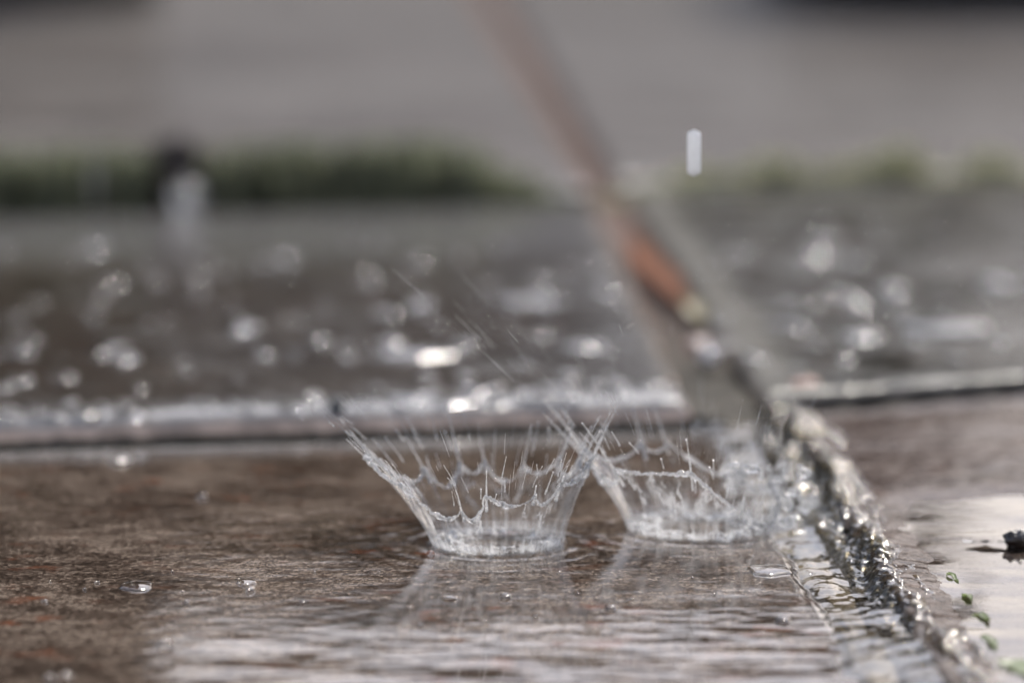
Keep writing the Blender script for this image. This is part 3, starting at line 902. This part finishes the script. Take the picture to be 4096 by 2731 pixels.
def pebble(px, py, r, z, mat, label, seed):
    c = P(px, py, z)
    v, f = blob(c, r, seed, 26, 16, 0.16, 1.6)
    o = mesh_obj('pebble', v, f, mat, origin=(c[0], c[1], c[2] - (r if np.isscalar(r) else r[2])))
    tag(o, label, 'pebble')
pebble(2790, 1395, (0.0038, 0.009, 0.0030), -0.001, simple('pink_stone', (0.27, 0.16, 0.115), 0.5, 0.3, 300, 0.0004, 0.5), 'pinkish brown pebble in the joint behind the softer splash', 3)
pebble(2832, 1428, (0.0024, 0.0024, 0.0022), 0.001, simple('white_stone', (0.62, 0.58, 0.55), 0.3, 0.1, 300, 0, 0.8), 'round white pebble beside the pinkish brown pebble', 5)
pebble(3225, 1555, (0.0047, 0.004, 0.0026), 0.0015, simple('orange_brick', (0.34, 0.15, 0.09), 0.55, 0.35, 350, 0.0004, 0.4), 'orange brick chip between the two right slabs', 7)
pebble(1345, 1625, (0.0019, 0.0019, 0.0021), 0.0045, simple('dark_stone', (0.03, 0.034, 0.036), 0.4, 0.4, 300, 0.0004, 0.5), 'dark grit on the middle slab edge left of the sharp splash', 9)

# debris in the puddle
M_dark = simple('rotten_brown', (0.030, 0.015, 0.009), 0.35, 0.6, 500, 0.0006, 0.6)
leaf('leaf', [(3850, 2160), (3950, 2158), (4060, 2165)], 0.0011, 'dark sodden leaf sliver floating in the right puddle', M_dark, 0.0009, curl=0.0, seed=8)
c = P(4068, 2180, 0.0)
parts = [blob(c + np.array([0, 0, 0.0010]), (0.0024, 0.0020, 0.0021), 3, 22, 14, 0.35, 2.6)]
parts.append(blob(c + np.array([0.0022, 0.0006, 0.0006]), (0.0018, 0.0016, 0.0014), 6, 16, 10, 0.35, 2.6))
v, f = join(parts)
o = mesh_obj('seed_husk', v, f, M_dark, origin=c); tag(o, 'black brown seed husk in the right puddle', 'seed husk')
# meniscus ring of water round the husk
tt_ = np.linspace(0, 2 * PI, 60, endpoint=False)
for k, (pts, w, lab) in enumerate([  # first three are foliage reflections on the ripples, built as leaf shapes
    ([(3786, 2298), (3812, 2304), (3834, 2322)], 0.0004, 'small green reflection shaped as a leaf tip, farthest along the puddle rim'),
    ([(3846, 2374), (3868, 2380), (3888, 2402)], 0.0006, 'green reflection shaped as a leaf tip, in second place along the puddle rim'),
    ([(3885, 2448), (3925, 2456), (3958, 2486)], 0.0007, 'green reflection shaped as a leaf, halfway along the puddle rim'),
    ([(3925, 2540), (3962, 2554), (3985, 2592)], 0.0009, 'broad green leaf close to the front of the puddle rim'),
    ([(3990, 2650), (4066, 2656), (4150, 2706)], 0.0024, 'largest green leaf at the bottom right corner'),
]):
    leaf('leaf', pts, w, lab, M_green, 0.0001, curl=0.00025, seed=k * 2.1)

# ------------------------------------------------------------------ things beyond the patio
M_wood = simple('dark_timber', (0.022, 0.015, 0.012), 0.6, 0.5, 25, 0.002)
M_wall = simple('old_wall', (0.085, 0.066, 0.052), 0.8, 0.4, 18, 0.004)

def box(x0, x1, y0, y1, z0, z1, bev=0.004):
    import bmesh
    bm = bmesh.new(); bmesh.ops.create_cube(bm, size=1)
    for q in bm.verts:
        q.co = ((x0 + x1) / 2 + q.co.x * (x1 - x0), (y0 + y1) / 2 + q.co.y * (y1 - y0), (z0 + z1) / 2 + q.co.z * (z1 - z0))
    bmesh.ops.bevel(bm, geom=bm.edges[:], offset=bev, segments=2, affect='EDGES')
    bm.verts.ensure_lookup_table()
    V = np.array([q.co[:] for q in bm.verts]); Fs = [tuple(q.index for q in fc.verts) for fc in bm.faces]
    bm.free(); return V, Fs

# planter of stacked sleepers, top right
pl = empty('planter_box', (0.52, 2.80, 0.004)); tag(pl, 'dark timber planter at the top right of the far slab', 'planter')
for k in range(2):
    v, f = box(0.20, 0.95, 2.62, 2.68, 0.004 + k * 0.122, 0.004 + k * 0.122 + 0.12)
    mesh_obj('plank', v, f, M_wood, pl)
    v, f = box(0.20, 0.26, 2.683, 3.1, 0.004 + k * 0.122, 0.004 + k * 0.122 + 0.12)
    mesh_obj('plank', v, f, M_wood, pl)
v, f = box(0.263, 0.95, 2.683, 3.1, 0.004, 0.21)
mesh_obj('soil_fill', v, f, M_soil, pl)

def wall(name, x0, x1, y, h, th, mat, label, cat):
    root = empty(name, ((x0 + x1) / 2, y, -0.03)); tag(root, label, cat)
    v, f = box(x0, x1, y, y + th, -0.03, h - 0.05); mesh_obj('wall_body', v, f, mat, root)
    v, f = box(x0 - 0.02, x1 + 0.02, y - 0.03, y + th + 0.03, h - 0.047, h); mesh_obj('coping', v, f, mat, root)
M_pale = simple('pale_render', (0.30, 0.265, 0.24), 0.8, 0.25, 6, 0.002)
wall('unseen_garden_wall', -4.0, 4.0, 8.0, 0.80, 0.2, M_pale, 'unseen pale wall behind the patio, added for its reflection in wet stone', 'wall')  # unseen wall, added for its pale reflection
def hedge(x0, x1, h, label, seed):  # unseen hedges, height and span shaped to darken what wet stone mirrors
    root = empty('hedge', ((x0 + x1) / 2, 8.7, -0.03)); tag(root, label, 'hedge')
    r_ = random.Random(seed)
    n, mm = 60, 40
    T, S = np.meshgrid(np.linspace(0, 1, n), np.linspace(0, PI, mm), indexing='ij')
    X = x0 + 0.1 + (x1 - x0 - 0.2) * T; Y = 8.7 - 0.32 * np.cos(S); Z = -0.03 + (h - 0.06) * np.sin(S) ** 0.35
    Y += 0.08 * fbm(X * 5, Z * 5, seed, 3); Z += 0.05 * fbm(X * 4, Y * 4, seed + 3, 3) * (S > 0.3) * (S < 2.8)
    mesh_obj('branches', np.stack([X, Y, Z], -1).reshape(-1, 3), grid_faces(n, mm), M_hedge_in, root)
    it = []
    for k in range(int(2600 * (x1 - x0))):
        z = r_.uniform(0.3, h)
        it.append((np.array([r_.uniform(x0, x1), 8.7 - 0.36 + 0.30 * max(0, (z - h + 0.3) / 0.3) ** 2 + r_.uniform(-0.06, 0.1), z]), r_.uniform(-0.02, 0.07), r_.uniform(0.012, 0.026), r_.uniform(-0.05, 0.05), r_.uniform(-0.06, 0.01)))
    v, f = blade_mesh(it)
    mesh_obj('leaves', v, f, M_hedge, root, smooth=False)
M_hedge = leaf_mat('hedge_leaf', (0.018, 0.013, 0.008), (0.035, 0.026, 0.017))
M_hedge_in = simple('hedge_branches', (0.02, 0.015, 0.01), 0.9, 0.5, 8)
hedge(-4.0, -0.85, 2.3, 'unseen tall dark hedge on the left, added to darken wet reflections', 3)
hedge(-1.1, 1.0, 1.92, 'unseen lower dark hedge in the middle, added to darken wet reflections', 4)
hedge(0.8, 2.6, 1.15, 'unseen lowest dark hedge on the right, added to darken wet reflections', 5)
# fence on the left, added and widened to darken reflections
fr = empty('added_timber_fence', (-1.4, 2.72, -0.03)); tag(fr, 'dark timber fence at the far top left corner, added to darken reflections', 'fence')
for k in range(14):
    x1 = -0.25 - k * 0.152
    v, f = box(x1 - 0.146, x1, 2.72 + 0.004 * (k % 2), 2.745 + 0.004 * (k % 2), -0.03, 1.25, 0.003)
    mesh_obj('board', v, f, M_wood, fr)
for z in (0.25, 0.95):
    v, f = box(-2.35, -0.265, 2.752, 2.80, z, z + 0.07); mesh_obj('rail', v, f, M_wood, fr)

# ------------------------------------------------------------------ sky, sun, camera
SUN_EL, SUN_AZ = math.radians(48), math.radians(18)    # azimuth clockwise from +Y (the view direction)
w = bpy.data.worlds.new('World'); scene.world = w; w.use_nodes = True
nt = w.node_tree; nt.nodes.clear()
out = nt.nodes.new('ShaderNodeOutputWorld'); bg = nt.nodes.new('ShaderNodeBackground')
sky = nt.nodes.new('ShaderNodeTexSky'); sky.sky_type = 'NISHITA'; sky.sun_disc = False
sky.sun_elevation = SUN_EL; sky.sun_rotation = SUN_AZ
sky.air_density = 1.0; sky.dust_density = 3.0; sky.ozone_density = 1.0
hs = nt.nodes.new('ShaderNodeHueSaturation'); hs.inputs['Saturation'].default_value = 0.65
tcw = nt.nodes.new('ShaderNodeTexCoord'); nz = nt.nodes.new('ShaderNodeTexNoise'); nz.inputs['Scale'].default_value = 2.2; nz.inputs['Detail'].default_value = 5
rp = nt.nodes.new('ShaderNodeValToRGB'); rp.color_ramp.elements[0].position = 0.35; rp.color_ramp.elements[0].color = (0.62, 0.66, 0.74, 1)
rp.color_ramp.elements[1].position = 0.65; rp.color_ramp.elements[1].color = (1.15, 1.12, 1.06, 1)
mul = nt.nodes.new('ShaderNodeMix'); mul.data_type = 'RGBA'; mul.blend_type = 'MULTIPLY'; mul.inputs[0].default_value = 1.0
nt.links.new(tcw.outputs['Generated'], nz.inputs['Vector']); nt.links.new(nz.outputs['Fac'], rp.inputs['Fac'])
nt.links.new(sky.outputs[0], hs.inputs['Color']); nt.links.new(hs.outputs[0], mul.inputs[6]); nt.links.new(rp.outputs[0], mul.inputs[7])
sx = nt.nodes.new('ShaderNodeSeparateXYZ'); nt.links.new(tcw.outputs['Generated'], sx.inputs[0])
rh = nt.nodes.new('ShaderNodeValToRGB'); rh.color_ramp.elements[0].position = 0.20; rh.color_ramp.elements[0].color = (1.42, 1.24, 1.08, 1)
rh.color_ramp.elements[1].position = 0.42; rh.color_ramp.elements[1].color = (0.93, 1.0, 1.12, 1)
mu2 = nt.nodes.new('ShaderNodeMix'); mu2.data_type = 'RGBA'; mu2.blend_type = 'MULTIPLY'; mu2.inputs[0].default_value = 1.0
nt.links.new(sx.outputs[2], rh.inputs['Fac']); nt.links.new(mul.outputs[2], mu2.inputs[6]); nt.links.new(rh.outputs[0], mu2.inputs[7])
nt.links.new(mu2.outputs[2], bg.inputs['Color']); bg.inputs['Strength'].default_value = 0.15
nt.links.new(bg.outputs[0], out.inputs['Surface'])

sl = bpy.data.lights.new('sun', 'SUN'); sl.energy = 2.0; sl.angle = math.radians(10); sl.color = (1.0, 0.93, 0.82)
so = bpy.data.objects.new('sun', sl); COL.objects.link(so)
so.location = (0.5, 1.5, 3)
dirv = Vector((math.sin(SUN_AZ) * math.cos(SUN_EL), math.cos(SUN_AZ) * math.cos(SUN_EL), math.sin(SUN_EL)))
so.rotation_euler = (-dirv).to_track_quat('-Z', 'Y').to_euler()

cam = bpy.data.cameras.new('camera'); co = bpy.data.objects.new('camera', cam); COL.objects.link(co)
co.location = (0, 0, CAM_H); co.rotation_euler = (PI / 2 - PITCH, 0, 0)
cam.sensor_width = 36; cam.lens = F / 4096 * 36
cam.clip_start = 0.02; cam.clip_end = 200
cam.dof.use_dof = True; cam.dof.focus_distance = 0.728; cam.dof.aperture_fstop = 8.8
scene.camera = co

scene.view_settings.view_transform = 'Standard'; scene.view_settings.look = 'None'
scene.view_settings.exposure = 0.85; scene.view_settings.gamma = 1.0
scene.render.engine = 'CYCLES'
scene.cycles.use_denoising = True
scene.cycles.max_bounces = 14; scene.cycles.transparent_max_bounces = 24
scene.cycles.transmission_bounces = 10; scene.cycles.glossy_bounces = 6
